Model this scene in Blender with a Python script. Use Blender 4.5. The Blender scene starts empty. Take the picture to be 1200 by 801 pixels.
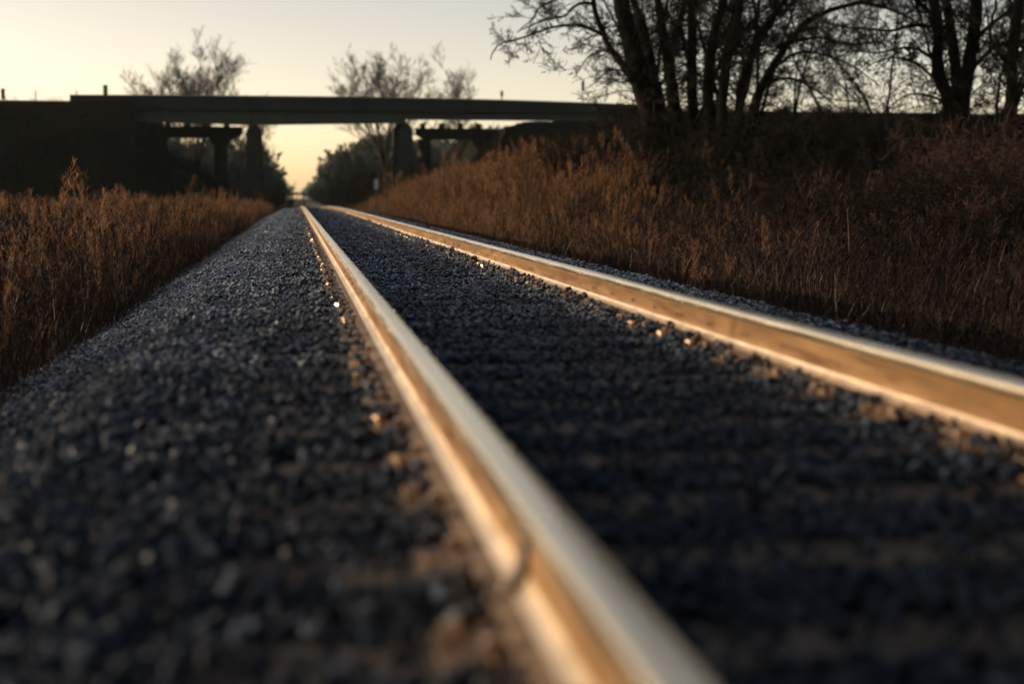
import bpy, math, random
import numpy as np
from mathutils import Vector, Matrix, noise

random.seed(11)
rng = np.random.default_rng(5)
C = bpy.context.scene.collection
SC = bpy.context.scene
R = math.radians

# ------------------------------------------------------------------ helpers
def lnk(o, parent=None):
    C.objects.link(o)
    if parent is not None:
        o.parent = parent
    return o

def tag(o, label=None, cat=None, group=None, kind=None):
    if label: o['label'] = label
    if cat: o['category'] = cat
    if group: o['group'] = group
    if kind: o['kind'] = kind
    return o

def empty(name, loc=(0, 0, 0), rz=0.0):
    o = bpy.data.objects.new(name, None)
    o.empty_display_size = 0.3
    o.location = loc
    o.rotation_euler = (0, 0, rz)
    return lnk(o)

class MB:
    def __init__(s):
        s.v = []; s.f = []
    def quadbox(s, x0, x1, y0, y1, z0, z1):
        b = len(s.v)
        s.v += [(x0,y0,z0),(x1,y0,z0),(x1,y1,z0),(x0,y1,z0),(x0,y0,z1),(x1,y0,z1),(x1,y1,z1),(x0,y1,z1)]
        s.f += [(b,b+3,b+2,b+1),(b+4,b+5,b+6,b+7),(b,b+1,b+5,b+4),(b+1,b+2,b+6,b+5),(b+2,b+3,b+7,b+6),(b+3,b,b+4,b+7)]
    def prism_y(s, prof, y0, y1):
        """closed polygon prof of (x,z) swept along y"""
        b = len(s.v); n = len(prof)
        s.v += [(x, y0, z) for x, z in prof] + [(x, y1, z) for x, z in prof]
        s.f.append(tuple(b+i for i in range(n)))
        s.f.append(tuple(b+n+i for i in reversed(range(n))))
        for i in range(n):
            j = (i+1) % n
            s.f.append((b+i, b+n+i, b+n+j, b+j))
    def prism_x(s, prof, x0, x1):
        b = len(s.v); n = len(prof)
        s.v += [(x0, y, z) for y, z in prof] + [(x1, y, z) for y, z in prof]
        s.f.append(tuple(b+i for i in reversed(range(n))))
        s.f.append(tuple(b+n+i for i in range(n)))
        for i in range(n):
            j = (i+1) % n
            s.f.append((b+i, b+j, b+n+j, b+n+i))
    def tube(s, pts, rad, k=5):
        b = len(s.v); n = len(pts)
        up = Vector((0.31, 0.17, 0.93))
        prev = None
        for i in range(n):
            if i == 0: t = pts[1]-pts[0]
            elif i == n-1: t = pts[-1]-pts[-2]
            else: t = pts[i+1]-pts[i-1]
            t = t.normalized() if t.length > 1e-9 else Vector((0,0,1))
            if prev is None:
                a = t.cross(up)
                if a.length < 1e-3: a = t.cross(Vector((1,0,0)))
                a.normalize()
            else:
                a = prev - t*prev.dot(t)
                if a.length < 1e-4: a = t.cross(up)
                a.normalize()
            prev = a
            c = t.cross(a)
            r = rad[i]; p = pts[i]
            for j in range(k):
                w = 2*math.pi*j/k
                q = p + a*(r*math.cos(w)) + c*(r*math.sin(w))
                s.v.append((q.x, q.y, q.z))
        for i in range(n-1):
            for j in range(k):
                j2 = (j+1) % k
                s.f.append((b+i*k+j, b+i*k+j2, b+(i+1)*k+j2, b+(i+1)*k+j))
        s.f.append(tuple(b+(n-1)*k+j for j in range(k)))
    def cyl(s, x, y, z0, z1, r0, r1, k=20):
        s.tube([Vector((x,y,z0)), Vector((x,y,z1))], [r0, r1], k)
    def build(s, name, mat, parent=None, smooth=False, ang=None):
        me = bpy.data.meshes.new(name)
        me.from_pydata(s.v, [], s.f)
        if mat: me.materials.append(mat)
        if smooth:
            me.polygons.foreach_set('use_smooth', [True]*len(me.polygons))
            if ang: me.set_sharp_from_angle(angle=R(ang))
        me.update()
        return lnk(bpy.data.objects.new(name, me), parent)

# ------------------------------------------------------------------ camera
F = 1667.0                       # focal length in pixels of the 1200 px wide photo
CAMZ = 0.682
PITCH, YAW = R(5.87), R(8.62)
cam_d = bpy.data.cameras.new('camera')
cam = lnk(bpy.data.objects.new('camera', cam_d))
cam.location = (0, 0, CAMZ)
cam.rotation_euler = (R(90)-PITCH, 0, -YAW)
cam_d.lens = 50; cam_d.sensor_width = 36
cam_d.clip_start = 0.1; cam_d.clip_end = 20000
cam_d.dof.use_dof = True
cam_d.dof.focus_distance = 13.5
cam_d.dof.aperture_fstop = 1.4
SC.camera = cam
RM = cam.rotation_euler.to_matrix()
def P(u, v, Y):
    """world point at depth Y seen at a pixel of the photograph"""
    d = RM @ Vector(((u-600)/F, -(v-400.5)/F, -1))
    return Vector((0, 0, CAMZ)) + d*(Y/d.y)

# ------------------------------------------------------------------ materials
def mat(name, col, rough=0.8, metal=0.0, spec=0.5, var=None, scale=3.0, detail=6, bump=0.0, bscale=20.0, bdist=0.02, rnd=0.0, coord='Object'):
    m = bpy.data.materials.new(name); m.use_nodes = True
    nt = m.node_tree; b = nt.nodes['Principled BSDF']
    b.inputs['Base Color'].default_value = (*col, 1)
    b.inputs['Roughness'].default_value = rough
    b.inputs['Metallic'].default_value = metal
    b.inputs['Specular IOR Level'].default_value = spec
    tc = nt.nodes.new('ShaderNodeTexCoord')
    out = None
    if var:
        n = nt.nodes.new('ShaderNodeTexNoise'); n.inputs['Scale'].default_value = scale; n.inputs['Detail'].default_value = detail
        n.inputs['Roughness'].default_value = 0.65
        nt.links.new(tc.outputs[coord], n.inputs['Vector'])
        cr = nt.nodes.new('ShaderNodeValToRGB')
        cr.color_ramp.elements[0].position = 0.35; cr.color_ramp.elements[1].position = 0.68
        cr.color_ramp.elements[0].color = (*col, 1); cr.color_ramp.elements[1].color = (*var, 1)
        nt.links.new(n.outputs['Fac'], cr.inputs['Fac'])
        out = cr.outputs['Color']
    if rnd > 0:
        oi = nt.nodes.new('ShaderNodeObjectInfo')
        mr = nt.nodes.new('ShaderNodeMapRange'); mr.inputs['To Min'].default_value = 1-rnd; mr.inputs['To Max'].default_value = 1+rnd
        nt.links.new(oi.outputs['Random'], mr.inputs['Value'])
        hs = nt.nodes.new('ShaderNodeHueSaturation')
        hs.inputs['Color'].default_value = (*col, 1)
        if out: nt.links.new(out, hs.inputs['Color'])
        nt.links.new(mr.outputs['Result'], hs.inputs['Value'])
        out = hs.outputs['Color']
    if out: nt.links.new(out, b.inputs['Base Color'])
    if bump > 0:
        n2 = nt.nodes.new('ShaderNodeTexNoise'); n2.inputs['Scale'].default_value = bscale; n2.inputs['Detail'].default_value = 5
        nt.links.new(tc.outputs[coord], n2.inputs['Vector'])
        bp = nt.nodes.new('ShaderNodeBump'); bp.inputs['Strength'].default_value = bump; bp.inputs['Distance'].default_value = bdist
        nt.links.new(n2.outputs['Fac'], bp.inputs['Height'])
        nt.links.new(bp.outputs['Normal'], b.inputs['Normal'])
    return m

def leaf_mat(name, c0, c1, trans=0.35, rough=0.6):
    m = bpy.data.materials.new(name); m.use_nodes = True
    nt = m.node_tree; b = nt.nodes['Principled BSDF']
    b.inputs['Roughness'].default_value = rough
    b.inputs['Specular IOR Level'].default_value = 0.3
    oi = nt.nodes.new('ShaderNodeObjectInfo')
    ge = nt.nodes.new('ShaderNodeNewGeometry')
    ad = nt.nodes.new('ShaderNodeMath'); ad.operation = 'ADD'
    nt.links.new(oi.outputs['Random'], ad.inputs[0]); nt.links.new(ge.outputs['Random Per Island'], ad.inputs[1])
    hf = nt.nodes.new('ShaderNodeMath'); hf.operation = 'MULTIPLY'; hf.inputs[1].default_value = 0.5
    nt.links.new(ad.outputs[0], hf.inputs[0])
    cr = nt.nodes.new('ShaderNodeValToRGB')
    cr.color_ramp.elements[0].color = (*c0, 1); cr.color_ramp.elements[1].color = (*c1, 1)
    cr.color_ramp.elements[0].position = .22; cr.color_ramp.elements[1].position = .88
    nt.links.new(hf.outputs[0], cr.inputs['Fac'])
    nt.links.new(cr.outputs['Color'], b.inputs['Base Color'])
    tr = nt.nodes.new('ShaderNodeBsdfTranslucent'); nt.links.new(cr.outputs['Color'], tr.inputs['Color'])
    mx = nt.nodes.new('ShaderNodeMixShader'); mx.inputs[0].default_value = trans
    nt.links.new(b.outputs[0], mx.inputs[1]); nt.links.new(tr.outputs[0], mx.inputs[2])
    nt.links.new(mx.outputs[0], nt.nodes['Material Output'].inputs['Surface'])
    return m

M_terrain = mat('dry_soil', (.014,.011,.008), .95, var=(.032,.024,.015), scale=.6, bump=.5, bscale=4, bdist=.1, spec=.1)
M_bed = mat('ballast_fines', (.010,.011,.014), .95, var=(.024,.026,.03), scale=14, bump=.8, bscale=30, bdist=.02, spec=.15)
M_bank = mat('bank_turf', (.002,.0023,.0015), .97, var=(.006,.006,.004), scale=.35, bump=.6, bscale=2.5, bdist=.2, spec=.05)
M_stone = mat('granite_stone', (.0045,.0085,.016), .5, var=(.018,.028,.046), scale=9, rnd=.65, spec=.15, bump=.25, bscale=60, bdist=.004)
M_tie = mat('creosote_wood', (.022,.017,.013), .75, var=(.07,.052,.038), scale=7, bump=.6, bscale=35, bdist=.01, rnd=.3)
M_plate = mat('rusty_plate', (.07,.045,.028), .45, metal=.6, var=(.20,.135,.085), scale=25, bump=.3, bscale=80, bdist=.002)
M_conc = mat('weathered_concrete', (.014,.016,.016), .9, var=(.03,.032,.031), scale=.9, bump=.3, bscale=6, bdist=.02, spec=.2)
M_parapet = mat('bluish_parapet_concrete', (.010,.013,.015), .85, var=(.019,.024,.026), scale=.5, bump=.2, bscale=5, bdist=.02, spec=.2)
M_sunedge = mat('sunlit_edge_concrete', (.16,.15,.13), .7, var=(.25,.23,.2), scale=1.2)  # sunlit top edge of the parapet put into a paler colour
M_girder = mat('green_girder_paint', (.006,.014,.011), .6, var=(.014,.026,.021), scale=.8, bump=.2, bscale=8, bdist=.01)
M_asph = mat('asphalt', (.045,.045,.046), .9, var=(.06,.06,.06), scale=3)
M_bark = mat('dark_bark', (.003,.0025,.002), .97, var=(.008,.0065,.005), scale=6, bump=.7, bscale=14, bdist=.03, spec=.1)
M_twig = mat('thin_twig_bark', (.006,.005,.004), .95, var=(.013,.010,.008), scale=3, spec=.15)
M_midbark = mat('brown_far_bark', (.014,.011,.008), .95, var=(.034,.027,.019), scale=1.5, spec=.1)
M_farbark = mat('haze_grey_bark', (.05,.066,.064), .95, var=(.10,.125,.12), scale=1.5, spec=.1)  # distance haze put into the pale grey-green bark colour
M_redtwig = mat('reddish_bramble', (.010,.004,.003), .8, var=(.024,.010,.007), scale=3, spec=.2)
M_post = mat('dark_post_paint', (.03,.03,.03), .7, var=(.05,.045,.04), scale=5)
M_white = mat('white_sign_paint', (.30,.34,.40), .6, var=(.40,.44,.48), scale=8)
M_straw = leaf_mat('tawny_straw', (.002,.0012,.0008), (.050,.027,.014), .42)
M_dstraw = leaf_mat('shade_dark_stalk', (.002,.0012,.001), (.030,.015,.009), .3)  # shade on the near grass put into a darker straw colour
M_plume = leaf_mat('russet_plume', (.010,.005,.003), (.21,.118,.062), .55)  # sunlit tips put into colour: plumes brighter, straw below darker
M_pale = leaf_mat('bleached_blade', (.08,.055,.035), (.36,.30,.22), .3, .35)

def rail_mat(name, c0, c1, metal, r0, r1, sx, sy, spots=None):
    m = bpy.data.materials.new(name); m.use_nodes = True
    nt = m.node_tree; b = nt.nodes['Principled BSDF']
    tc = nt.nodes.new('ShaderNodeTexCoord')
    mp = nt.nodes.new('ShaderNodeMapping'); mp.inputs['Scale'].default_value = (sx, sy, sx)
    nt.links.new(tc.outputs['Object'], mp.inputs['Vector'])
    n = nt.nodes.new('ShaderNodeTexNoise'); n.inputs['Scale'].default_value = 1; n.inputs['Detail'].default_value = 8; n.inputs['Roughness'].default_value = .7
    nt.links.new(mp.outputs[0], n.inputs['Vector'])
    cr = nt.nodes.new('ShaderNodeValToRGB'); cr.color_ramp.elements[0].position = .33; cr.color_ramp.elements[1].position = .68
    cr.color_ramp.elements[0].color = (*c0, 1); cr.color_ramp.elements[1].color = (*c1, 1)
    nt.links.new(n.outputs['Fac'], cr.inputs['Fac'])
    nt.links.new(cr.outputs[0], b.inputs['Base Color'])
    mr = nt.nodes.new('ShaderNodeMapRange'); mr.inputs['To Min'].default_value = r0; mr.inputs['To Max'].default_value = r1
    mr.inputs['From Min'].default_value = .3; mr.inputs['From Max'].default_value = .7
    nt.links.new(n.outputs['Fac'], mr.inputs['Value']); nt.links.new(mr.outputs[0], b.inputs['Roughness'])
    b.inputs['Metallic'].default_value = metal
    bp = nt.nodes.new('ShaderNodeBump'); bp.inputs['Strength'].default_value = .25; bp.inputs['Distance'].default_value = .002
    nt.links.new(n.outputs['Fac'], bp.inputs['Height']); nt.links.new(bp.outputs[0], b.inputs['Normal'])
    return m
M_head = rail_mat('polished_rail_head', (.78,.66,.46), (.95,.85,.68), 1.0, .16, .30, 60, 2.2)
M_web = rail_mat('rust_brown_web', (.12,.066,.030), (.27,.17,.085), .65, .32, .46, 14, 1.5)
M_foot = rail_mat('dusty_brown_foot', (.05,.034,.022), (.12,.085,.055), .1, .6, .85, 26, 7)
M_fil = rail_mat('highlit_fillet', (.55,.42,.26), (.85,.70,.50), .85, .28, .42, 20, 4)  # sun highlight along the web base put into a brighter colour

# ------------------------------------------------------------------ terrain functions
TC = 1.13                        # track centre line
XL, XR = 0.379, 1.884            # rail centre lines
def drop(Y):                     # the line falls away past a gentle crest
    if Y < 50: return 0.0
    a = min(Y, 90)-50
    z = -0.00011*a*a
    if Y > 90: z -= 0.0088*(min(Y, 900)-90)
    return z
def sm(a, b, x):
    t = min(1, max(0, (x-a)/(b-a))); return t*t*(3-2*t)
def ground(X, Y):
    if X < TC:
        z = -0.62
        z += 0.5*(noise.noise(Vector((X*.05, Y*.03, 1.0))))*sm(-5, -20, X)
    else:
        z = -0.60 + 1.25*sm(4.0, 11.0, X)*sm(8, 60, Y) + 0.7*sm(10, 18, X)*(1-sm(30, 80, X))
        z += 0.3*noise.noise(Vector((X*.1, Y*.05, 3.0)))*sm(5, 12, X)
    far = sm(250, 700, Y)
    z *= (1-.5*far)
    return z + drop(Y) + .05*noise.noise(Vector((X*.6, Y*.6, 0)))
def bed(X):                      # ballast cross-section
    if X < -0.62: return max(-0.75, -(-0.62-X)*0.47)
    if X > 2.85: return max(-0.75, -(X-2.85)*0.52)
    return 0.0

def grid(name, xs, ys, fz, m, smooth=True):
    v = [(x, y, fz(x, y)) for y in ys for x in xs]
    nx = len(xs)
    f = [(j*nx+i, j*nx+i+1, (j+1)*nx+i+1, (j+1)*nx+i) for j in range(len(ys)-1) for i in range(nx-1)]
    me = bpy.data.meshes.new(name); me.from_pydata(v, [], f); me.materials.append(m)
    me.polygons.foreach_set('use_smooth', [smooth]*len(me.polygons)); me.update()
    return lnk(bpy.data.objects.new(name, me))

xs = sorted(set([-4000,-2500,-1500,-900,-500,-300,-200,-140,-100,-75,-55]+[round(-42+1.5*i,2) for i in range(24)]+[round(-6+.4*i,2) for i in range(58)]+[18,20,23,27,32,38,45,55,70,90,120,170,250,400,700,1200,2200,4000]))
ys = [-400,-150,-60,-30,-15]+[round(-8+.8*i,2) for i in range(100)]+[72+4*i for i in range(50)]+[280,310,350,400,460,530,610,700,800,900,1000,1300,1800,2600,4000]
def tz(x, y):
    z = ground(x, y)
    if -2.0 < x < 4.2: z = min(z, bed(x)+drop(y)-.12)
    return z
tag(grid('ground', xs, ys, tz, M_terrain), 'dark dry ground spreading out on both sides of the track', kind='structure')

bxs = [round(-2.1+.1*i,3) for i in range(64)]
bys = [-12]+[round(-6+.25*i,2) for i in range(160)]+[34+1*i for i in range(70)]+[110,120,140,170,210,260,340,450,600,800]
tag(grid('ballast_bed', bxs, bys, lambda x, y: bed(x)+drop(y)-.03+.012*noise.noise(Vector((x*6,y*6,0))), M_bed),
    'fine dark gravel bed beneath the track stones', kind='structure')

# ------------------------------------------------------------------ scatter with geometry nodes
def scatter(name, pts, rot, scl, idx, protos, label, kind='stuff'):
    me = bpy.data.meshes.new(name)
    me.vertices.add(len(pts)); me.vertices.foreach_set('co', np.asarray(pts, dtype=np.float32).ravel())
    a = me.attributes.new('rot', 'FLOAT_VECTOR', 'POINT'); a.data.foreach_set('vector', np.asarray(rot, dtype=np.float32).ravel())
    a = me.attributes.new('scl', 'FLOAT_VECTOR', 'POINT'); a.data.foreach_set('vector', np.asarray(scl, dtype=np.float32).ravel())
    a = me.attributes.new('idx', 'INT', 'POINT'); a.data.foreach_set('value', np.asarray(idx, dtype=np.int32))
    me.update()
    o = lnk(bpy.data.objects.new(name, me))
    ng = bpy.data.node_groups.new(name+'_nodes', 'GeometryNodeTree')
    ng.interface.new_socket('Geometry', in_out='INPUT', socket_type='NodeSocketGeometry')
    ng.interface.new_socket('Geometry', in_out='OUTPUT', socket_type='NodeSocketGeometry')
    N = ng.nodes; L = ng.links
    gi = N.new('NodeGroupInput'); go = N.new('NodeGroupOutput')
    ip = N.new('GeometryNodeInstanceOnPoints'); jg = N.new('GeometryNodeJoinGeometry')
    for p in reversed(protos):
        oi = N.new('GeometryNodeObjectInfo'); oi.inputs['Object'].default_value = p; oi.inputs['As Instance'].default_value = True
        L.new(oi.outputs['Geometry'], jg.inputs[0])
    def att(n, t):
        a = N.new('GeometryNodeInputNamedAttribute'); a.data_type = t; a.inputs['Name'].default_value = n
        return a.outputs['Attribute']
    L.new(gi.outputs[0], ip.inputs['Points']); L.new(jg.outputs[0], ip.inputs['Instance'])
    ip.inputs['Pick Instance'].default_value = True
    L.new(att('idx', 'INT'), ip.inputs['Instance Index'])
    L.new(att('rot', 'FLOAT_VECTOR'), ip.inputs['Rotation'])
    L.new(att('scl', 'FLOAT_VECTOR'), ip.inputs['Scale'])
    L.new(ip.outputs[0], go.inputs[0])
    md = o.modifiers.new('scatter', 'NODES'); md.node_group = ng
    tag(o, label, kind=kind)
    return o

def proto(name, mb, m):
    me = bpy.data.meshes.new(name); me.from_pydata(mb.v, [], mb.f)
    for q in (m if isinstance(m, (list, tuple)) else [m]): me.materials.append(q)
    me.update()
    return bpy.data.objects.new(name, me)      # never linked to the scene: only a source shape

# ---- stones: angular hulls
import bmesh
_nt = M_stone.node_tree
def _nn(t, **k):
    n_ = _nt.nodes.new(t)
    for a_, b_ in k.items(): setattr(n_, a_, b_)
    return n_
def _mrng(src, a0, a1, b0, b1, smooth=True):
    n_ = _nn('ShaderNodeMapRange', interpolation_type='SMOOTHSTEP' if smooth else 'LINEAR')
    for q, v_ in zip(('From Min','From Max','To Min','To Max'), (a0,a1,b0,b1)): n_.inputs[q].default_value = v_
    _nt.links.new(src, n_.inputs['Value']); return n_.outputs[0]
def _mul(a_, b_, op='MULTIPLY'):
    n_ = _nn('ShaderNodeMath', operation=op)
    for q, v_ in enumerate((a_, b_)):
        if isinstance(v_, (int, float)): n_.inputs[q].default_value = v_
        else: _nt.links.new(v_, n_.inputs[q])
    return n_.outputs[0]
_g = _nn('ShaderNodeNewGeometry'); _sx = _nn('ShaderNodeSeparateXYZ'); _sn = _nn('ShaderNodeSeparateXYZ')
_nt.links.new(_g.outputs['Position'], _sx.inputs[0]); _nt.links.new(_g.outputs['True Normal'], _sn.inputs[0])
_pn = _nn('ShaderNodeTexNoise'); _pn.inputs['Scale'].default_value = 1.1; _pn.inputs['Detail'].default_value = 4; _nt.links.new(_g.outputs['Position'], _pn.inputs['Vector'])
_fn = _nn('ShaderNodeTexNoise'); _fn.inputs['Scale'].default_value = 55; _fn.inputs['Detail'].default_value = 3; _nt.links.new(_g.outputs['Position'], _fn.inputs['Vector'])
# frost lies on the upward faces, in patches, thinner on the oily strip of the ties; the lens darkening of the foreground is painted in by distance
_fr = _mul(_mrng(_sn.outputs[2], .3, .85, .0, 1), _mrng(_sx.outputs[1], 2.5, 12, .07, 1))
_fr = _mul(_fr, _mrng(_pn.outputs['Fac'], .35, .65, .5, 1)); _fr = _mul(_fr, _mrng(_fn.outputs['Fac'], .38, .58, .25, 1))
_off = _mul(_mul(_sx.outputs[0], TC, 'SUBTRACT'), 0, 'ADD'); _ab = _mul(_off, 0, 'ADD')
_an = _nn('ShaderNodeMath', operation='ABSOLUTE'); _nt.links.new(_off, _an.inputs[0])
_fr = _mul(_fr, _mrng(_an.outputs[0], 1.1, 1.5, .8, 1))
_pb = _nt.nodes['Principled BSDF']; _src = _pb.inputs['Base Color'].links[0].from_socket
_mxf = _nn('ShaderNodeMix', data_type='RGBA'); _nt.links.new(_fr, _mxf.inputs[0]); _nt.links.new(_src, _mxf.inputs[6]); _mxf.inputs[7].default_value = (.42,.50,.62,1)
# rust stain on the stones beside each rail, with their warm sunlight painted in
_dl = _nn('ShaderNodeMath', operation='ABSOLUTE'); _nt.links.new(_mul(_an.outputs[0], .7525, 'SUBTRACT'), _dl.inputs[0])
_rd = _mul(_mrng(_dl.outputs[0], .09, .15, .3, 0), _mrng(_fn.outputs['Fac'], .4, .6, .25, 1))
_mxr = _nn('ShaderNodeMix', data_type='RGBA'); _nt.links.new(_rd, _mxr.inputs[0]); _nt.links.new(_mxf.outputs[2], _mxr.inputs[6]); _mxr.inputs[7].default_value = (.15,.095,.055,1)
_nt.links.new(_mxr.outputs[2], _pb.inputs['Base Color'])
_oi = _nt.nodes.new('ShaderNodeObjectInfo'); _mr = _nt.nodes.new('ShaderNodeMapRange')
_m2 = _nt.nodes.new('ShaderNodeMath'); _m2.operation = 'FRACT'; _m3 = _nt.nodes.new('ShaderNodeMath'); _m3.operation = 'MULTIPLY'; _m3.inputs[1].default_value = 17.3
_nt.links.new(_oi.outputs['Random'], _m3.inputs[0]); _nt.links.new(_m3.outputs[0], _m2.inputs[0]); _m4 = _nt.nodes.new('ShaderNodeMath'); _m4.operation = 'POWER'; _m4.inputs[1].default_value = 5; _nt.links.new(_m2.outputs[0], _m4.inputs[0]); _nt.links.new(_m4.outputs[0], _mr.inputs['Value'])
_mr.inputs['To Min'].default_value = .9; _mr.inputs['To Max'].default_value = .2
_nt.links.new(_mr.outputs[0], _nt.nodes['Principled BSDF'].inputs['Roughness'])
_nt.nodes['Principled BSDF'].inputs['Specular Tint'].default_value = (.62,.82,1,1)
stones = []
for k in range(9):
    bm = bmesh.new()
    for i in range(15):
        a = rng.normal(size=3); a /= np.linalg.norm(a); a *= rng.uniform(.8, 1.05)
        bm.verts.new((a[0]*rng.uniform(.95,1.1), a[1]*.85, a[2]*.68))
    r = bmesh.ops.convex_hull(bm, input=bm.verts)
    bmesh.ops.delete(bm, geom=[g for g in r['geom_interior'] if isinstance(g, bmesh.types.BMVert)], context='VERTS')
    me = bpy.data.meshes.new('crushed_stone'); bm.to_mesh(me); bm.free(); me.materials.append(M_stone)
    stones.append(bpy.data.objects.new('crushed_stone', me))

TIE0, TIEP = 1.55, 0.51
def stone_band(y0, y1, dens, size, xa=-1.95, xb=3.25):
    n = int((y1-y0)*(xb-xa)*dens)
    x = rng.uniform(xa, xb, n); y = rng.uniform(y0, y1, n)
    ph = ((y-TIE0+TIEP/2) % TIEP) - TIEP/2
    ontie = (np.abs(ph) < .105) & (x > -.15) & (x < 2.41)
    keep = ~ontie | (rng.uniform(size=n) < .36)
    for xr in (XL, XR):
        keep &= np.abs(x-xr) > (.072 if xr == XL else .052)
    for xr in (XL, XR): keep &= ~((np.abs(ph) < .10) & (np.abs(x-xr) < .185) & (rng.uniform(size=n) < .9))
    x, y, ontie = x[keep], y[keep], ontie[keep]
    n = len(x)
    s = size*np.clip(rng.lognormal(0, .34, n), .45, 1.9)
    z = np.array([bed(a)+drop(b) for a, b in zip(x, y)])
    z += rng.uniform(-.016, .012, n)
    z += .012*np.array([noise.noise(Vector((a*1.9, b*1.9, 5))) for a, b in zip(x, y)])
    z += np.where(ontie, s*.62, 0)
    s = np.where(ontie, s*.75, s)
    for xr in (XL, XR):           # stones heaped against the field and gauge sides of the rail foot
        dd = np.abs(x-xr)
        heap = (dd < .15) & (rng.uniform(size=n) < (.45 if xr == XL else .7)) & ~ontie
        z += np.where(heap, rng.uniform(.0, .022 if xr == XL else .046, n), 0)
    return np.stack([x, y, z], 1), s
bands = [stone_band(.9, 6, 1900, .0185), stone_band(6, 14, 1800, .0185), stone_band(14, 30, 1150, .022), stone_band(30, 60, 480, .031), stone_band(60, 125, 170, .048)]
p = np.concatenate([b[0] for b in bands]); s = np.concatenate([b[1] for b in bands]); n = len(p)
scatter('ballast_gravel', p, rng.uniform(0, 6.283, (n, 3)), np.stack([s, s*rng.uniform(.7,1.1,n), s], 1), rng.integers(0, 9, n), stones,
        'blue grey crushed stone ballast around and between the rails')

# ------------------------------------------------------------------ rails
head_prof = [(-.012,.136),(-.034,.145),(-.0372,.149),(-.0378,.158),(-.0368,.172),(-.033,.179),(-.026,.1832),(-.015,.1853),(0,.186),(.015,.1853),(.026,.1832),(.033,.179),(.0368,.172),(.0378,.158),(.0372,.149),(.034,.145),(.012,.136)]
web_prof = [(-.040,.0231),(-.030,.0278),(-.022,.0332),(-.0145,.040),(-.0105,.050),(-.0088,.064),(-.0085,.085),(-.0088,.108),(-.0100,.124),(-.013,.137),(.013,.137),(.0100,.124),(.0088,.108),(.0085,.085),(.0088,.064),(.0105,.050),(.0145,.040),(.022,.0332),(.030,.0278),(.040,.0231)]
foot_prof = [(-.076,0),(-.0765,.004),(-.0760,.0105),(-.073,.0122),(-.048,.0195),(-.040,.0222),(.040,.0222),(.048,.0195),(.073,.0122),(.0760,.0105),(.0765,.004),(.076,0)]
rys = [-8,-4,-2,-1]+[round(.0+.5*i,2) for i in range(140)]+[70+2*i for i in range(60)]+[190+10*i for i in range(60)]
ZB = 0.012
def sweep(prof, x0, ang=38, name='head', m=None, parent=None, extra=None):
    mb = MB(); n = len(prof)
    for y in rys:
        dx = .0025*noise.noise(Vector((y*.22, x0, 0))); dz = drop(y)+ZB+.003*noise.noise(Vector((y*.15, x0, 7)))
        for (a, b) in prof: mb.v.append((a+dx, y, b+dz))
    for j in range(len(rys)-1):
        for i in range(n):
            i2 = (i+1) % n
            mb.f.append((j*n+i, (j+1)*n+i, (j+1)*n+i2, j*n+i2))
    mb.f.append(tuple(range(n)))
    if extra: extra(mb)
    return mb.build(name, m, parent, True, ang)

def rail(x0, label, phase, collar=None):
    t = empty('steel_rail', (x0, 0, 0)); tag(t, label, 'rail', 'running rails')
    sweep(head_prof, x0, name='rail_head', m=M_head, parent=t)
    def brand(mb):                 # raised rolling marks on the web, too small to read
        y = 2.3+phase
        rr = random.Random(3)
        while y < 26:
            yy = y
            for c in range(rr.choice([4,5,5,6])):
                w = rr.uniform(.008,.018); h = rr.uniform(.016,.022)
                if rr.random() < .5:
                    mb.quadbox(-.0102, -.0080, yy, yy+w*.35, .086, .086+h); mb.quadbox(-.0102, -.0080, yy, yy+w, .086, .089)
                else:
                    mb.quadbox(-.0102, -.0080, yy, yy+w, .086+h*.45, .086+h*.6); mb.quadbox(-.0102, -.0080, yy+w*.6, yy+w, .086, .086+h)
                yy += .026
            y += .51
    wb = sweep(web_prof, x0, name='web', m=M_web, parent=t, extra=brand)
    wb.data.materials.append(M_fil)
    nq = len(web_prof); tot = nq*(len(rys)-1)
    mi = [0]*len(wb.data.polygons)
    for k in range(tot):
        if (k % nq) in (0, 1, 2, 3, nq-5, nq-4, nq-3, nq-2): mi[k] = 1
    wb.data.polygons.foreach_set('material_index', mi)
    sweep(foot_prof, x0, name='rail_foot', m=M_foot, parent=t)
    if collar:
        cb = MB()
        prof = [(-.050,.0),(-.055,.024),(-.050,.032),(-.034,.043),(-.026,.058),(-.021,.09),(-.020,.13),(-.036,.1425),(.036,.1425),(.020,.13),(.0165,.09),(.020,.052),(.030,.036),(.050,.028),(.055,.022),(.050,.0)]
        cb.prism_y([(a, b+ZB) for a, b in prof], collar-.020, collar+.020)
        o = cb.build('weld_collar', M_tie, t, True, 50)
        o.modifiers.new('bevel', 'BEVEL').width = .004
    return t
rail(XL, 'steel rail through the middle of the picture, with bright cream head and dark weld collar', .1, 2.28)
rail(XR, 'steel rail slanting off to the right edge beside the tall grass with tan sunlit web', .37)

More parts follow.
